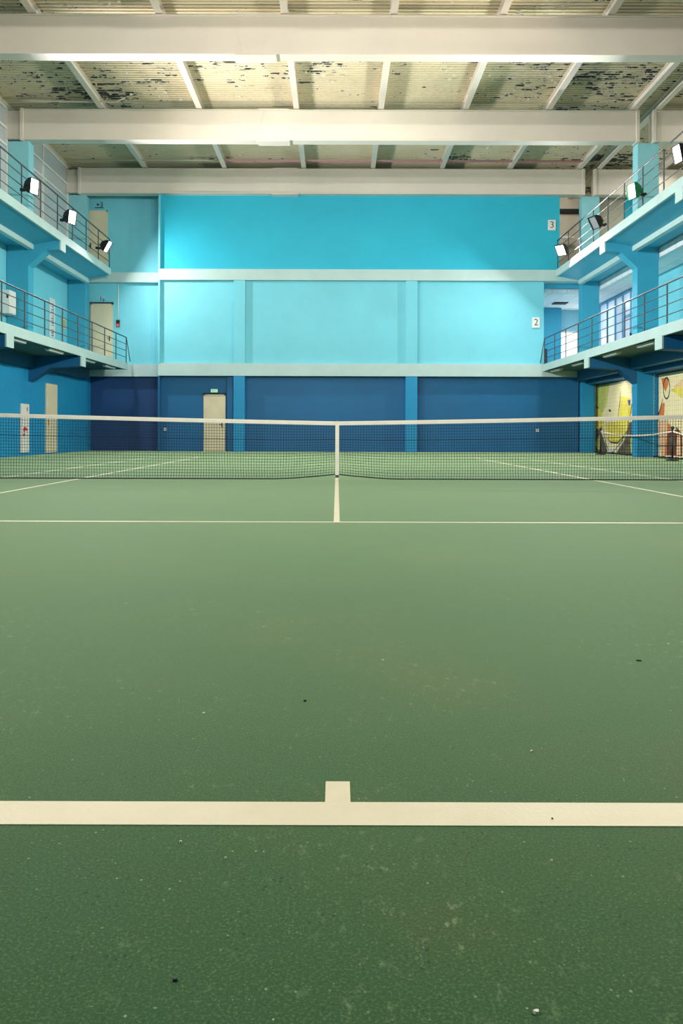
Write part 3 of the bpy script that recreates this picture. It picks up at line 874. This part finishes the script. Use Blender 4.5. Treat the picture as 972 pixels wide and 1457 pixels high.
b.build('mesh', M['cord'], netroot)
b = MB(); pts = [(x*.1, 0, bot(x*.1)) for x in range(-64, 65)]
b.tube(pts, .009, 5)
b.build('bottom_cord', M['cord'], netroot, True)
# top tape: folded band
b = MB(); xs = [x*.2 for x in range(-32, 33)]
for xa, xb in zip(xs, xs[1:]):
    for (ya, za, yb, zb) in ((-.008,-.062,-.010,-.012), (-.010,-.012,-.005,0), (-.005,0,.005,0), (.005,0,.010,-.012), (.010,-.012,.008,-.062), (.008,-.062,-.008,-.062)):
        b.quad([(xa, ya, top(xa)+za), (xb, ya, top(xb)+za), (xb, yb, top(xb)+zb), (xa, yb, top(xa)+zb)])
b.build('top_tape', M['tape'], netroot)
b = MB()
b.box(-.03+.005, .03+.005, -.018, -.012, .02, top(0)+.004).box(-.025, .035, .012, .018, .02, top(0)+.004).box(-.025, .035, -.018, .018, top(0)-.001, top(0)+.006)
st = b.build('centre_strap', M['tape'], netroot)
MB().cham(-.022, .032, -.03, -.016, .035, .075, .004).build('buckle', M['rail'], st)
for sx in (-6.4, 6.4):
    p = MB().tube([(sx, 0, 0), (sx, 0, 1.07), (sx, 0, 1.09)], [.045, .045, .03], 12).build('net_post', M['mint'], netroot, True)

# ------------------------------------------------------------------ small debris on the court
rd = random.Random(21)
def debris(x, y, w, m, lb, nm):
    pts = [(x+w*math.cos(a)*rd.uniform(.5,1), y+w*.6*math.sin(a)*rd.uniform(.5,1)) for a in [k*math.pi/3 for k in range(6)]]
    tag(recenter(MB().prism(pts, .0, .004, 'z').build(nm, m)), lb, 'debris', 'specks on the court')
def fp(px, py):
    y = CZ*F/(py-CY); return ((px-CX)*y/F, y)
for px, py, w, m, lb, nm in ((911,939,.012,'ink','tiny dark crumb on the court at the right side','crumb'), (252,1397,.004,'ink','tiny dark crumb on the green court near the bottom edge','crumb'),
     (435,998,.006,'ink','tiny dark crumb on the court left of the centre line','crumb'), (788,1165.5,.0025,'ink','tiny dark crumb lying on the near baseline','crumb'),
     (259,1200,.004,'tape','tiny white chip below the near baseline','paint_chip'), (766,1441,.006,'tape','small pale chip at the bottom right of the court','paint_chip'),
     (758,1069,.005,'tape','tiny white chip on the court above the near baseline','paint_chip'), (323,1223,.0025,'tape','pinhead white chip left of centre below the near baseline','paint_chip')):
    x, y = fp(px, py); debris(x, y, w, M[m], lb, nm)

# ------------------------------------------------------------------ unseen area lights brightening the right rooms and the murals
def area(loc, d, sx, sy, e, c=(1,1,1)):
    l = bpy.data.lights.new('fill_light', 'AREA'); l.shape = 'RECTANGLE'; l.size = sx; l.size_y = sy; l.energy = e; l.color = c
    o = bpy.data.objects.new('fill_light', l); COL.objects.link(o); o.location = loc
    o.rotation_euler = Vector(d).to_track_quat('-Z', 'Y').to_euler()
area((12, 37.8, 4.4), (0,-1,.1), 3.5, 1.6, 160, (1,.96,.94))
area((9.8, 35, 6.15), (0,0,-1), 1.2, .6, 110, (.92,.96,1))
area((12.0, 28, 10.6), (0,0,-1), 1.2, 8, 260, (1,.95,.88))
area((9.3, 34.0, 10.4), (0,1,-.5), .8, .8, 65, (1,.95,.88))
area((9.6, 22.8, 2.55), (.55,0,-.8), .1, 5, 70, (1,.93,.85))  # added light without a fixture, brightens the orange mural
area((9.6, 29.6, 2.55), (.55,0,-.8), .1, 4, 60, (1,.95,.8))  # same added light for the yellow mural

# ------------------------------------------------------------------ world, camera, colour
w = bpy.data.worlds.new('World'); S.world = w; w.use_nodes = True
w.node_tree.nodes['Background'].inputs[0].default_value = (.55,.75,.85,1)
w.node_tree.nodes['Background'].inputs[1].default_value = .3
cam = bpy.data.cameras.new('Camera'); co = bpy.data.objects.new('Camera', cam); COL.objects.link(co)
co.location = (0, 0, CZ)
co.rotation_euler = (R(90), R(-.17), 0)
cam.sensor_fit = 'HORIZONTAL'; cam.sensor_width = 36; cam.lens = 36*F/972
cam.shift_x = 6.5/972; cam.shift_y = -113.5/972
cam.clip_start = .05; cam.clip_end = 200
S.camera = co
S.view_settings.view_transform = 'Standard'; S.view_settings.look = 'None'
S.view_settings.exposure = -1.0; S.view_settings.gamma = 1; S.view_settings.use_curve_mapping = False
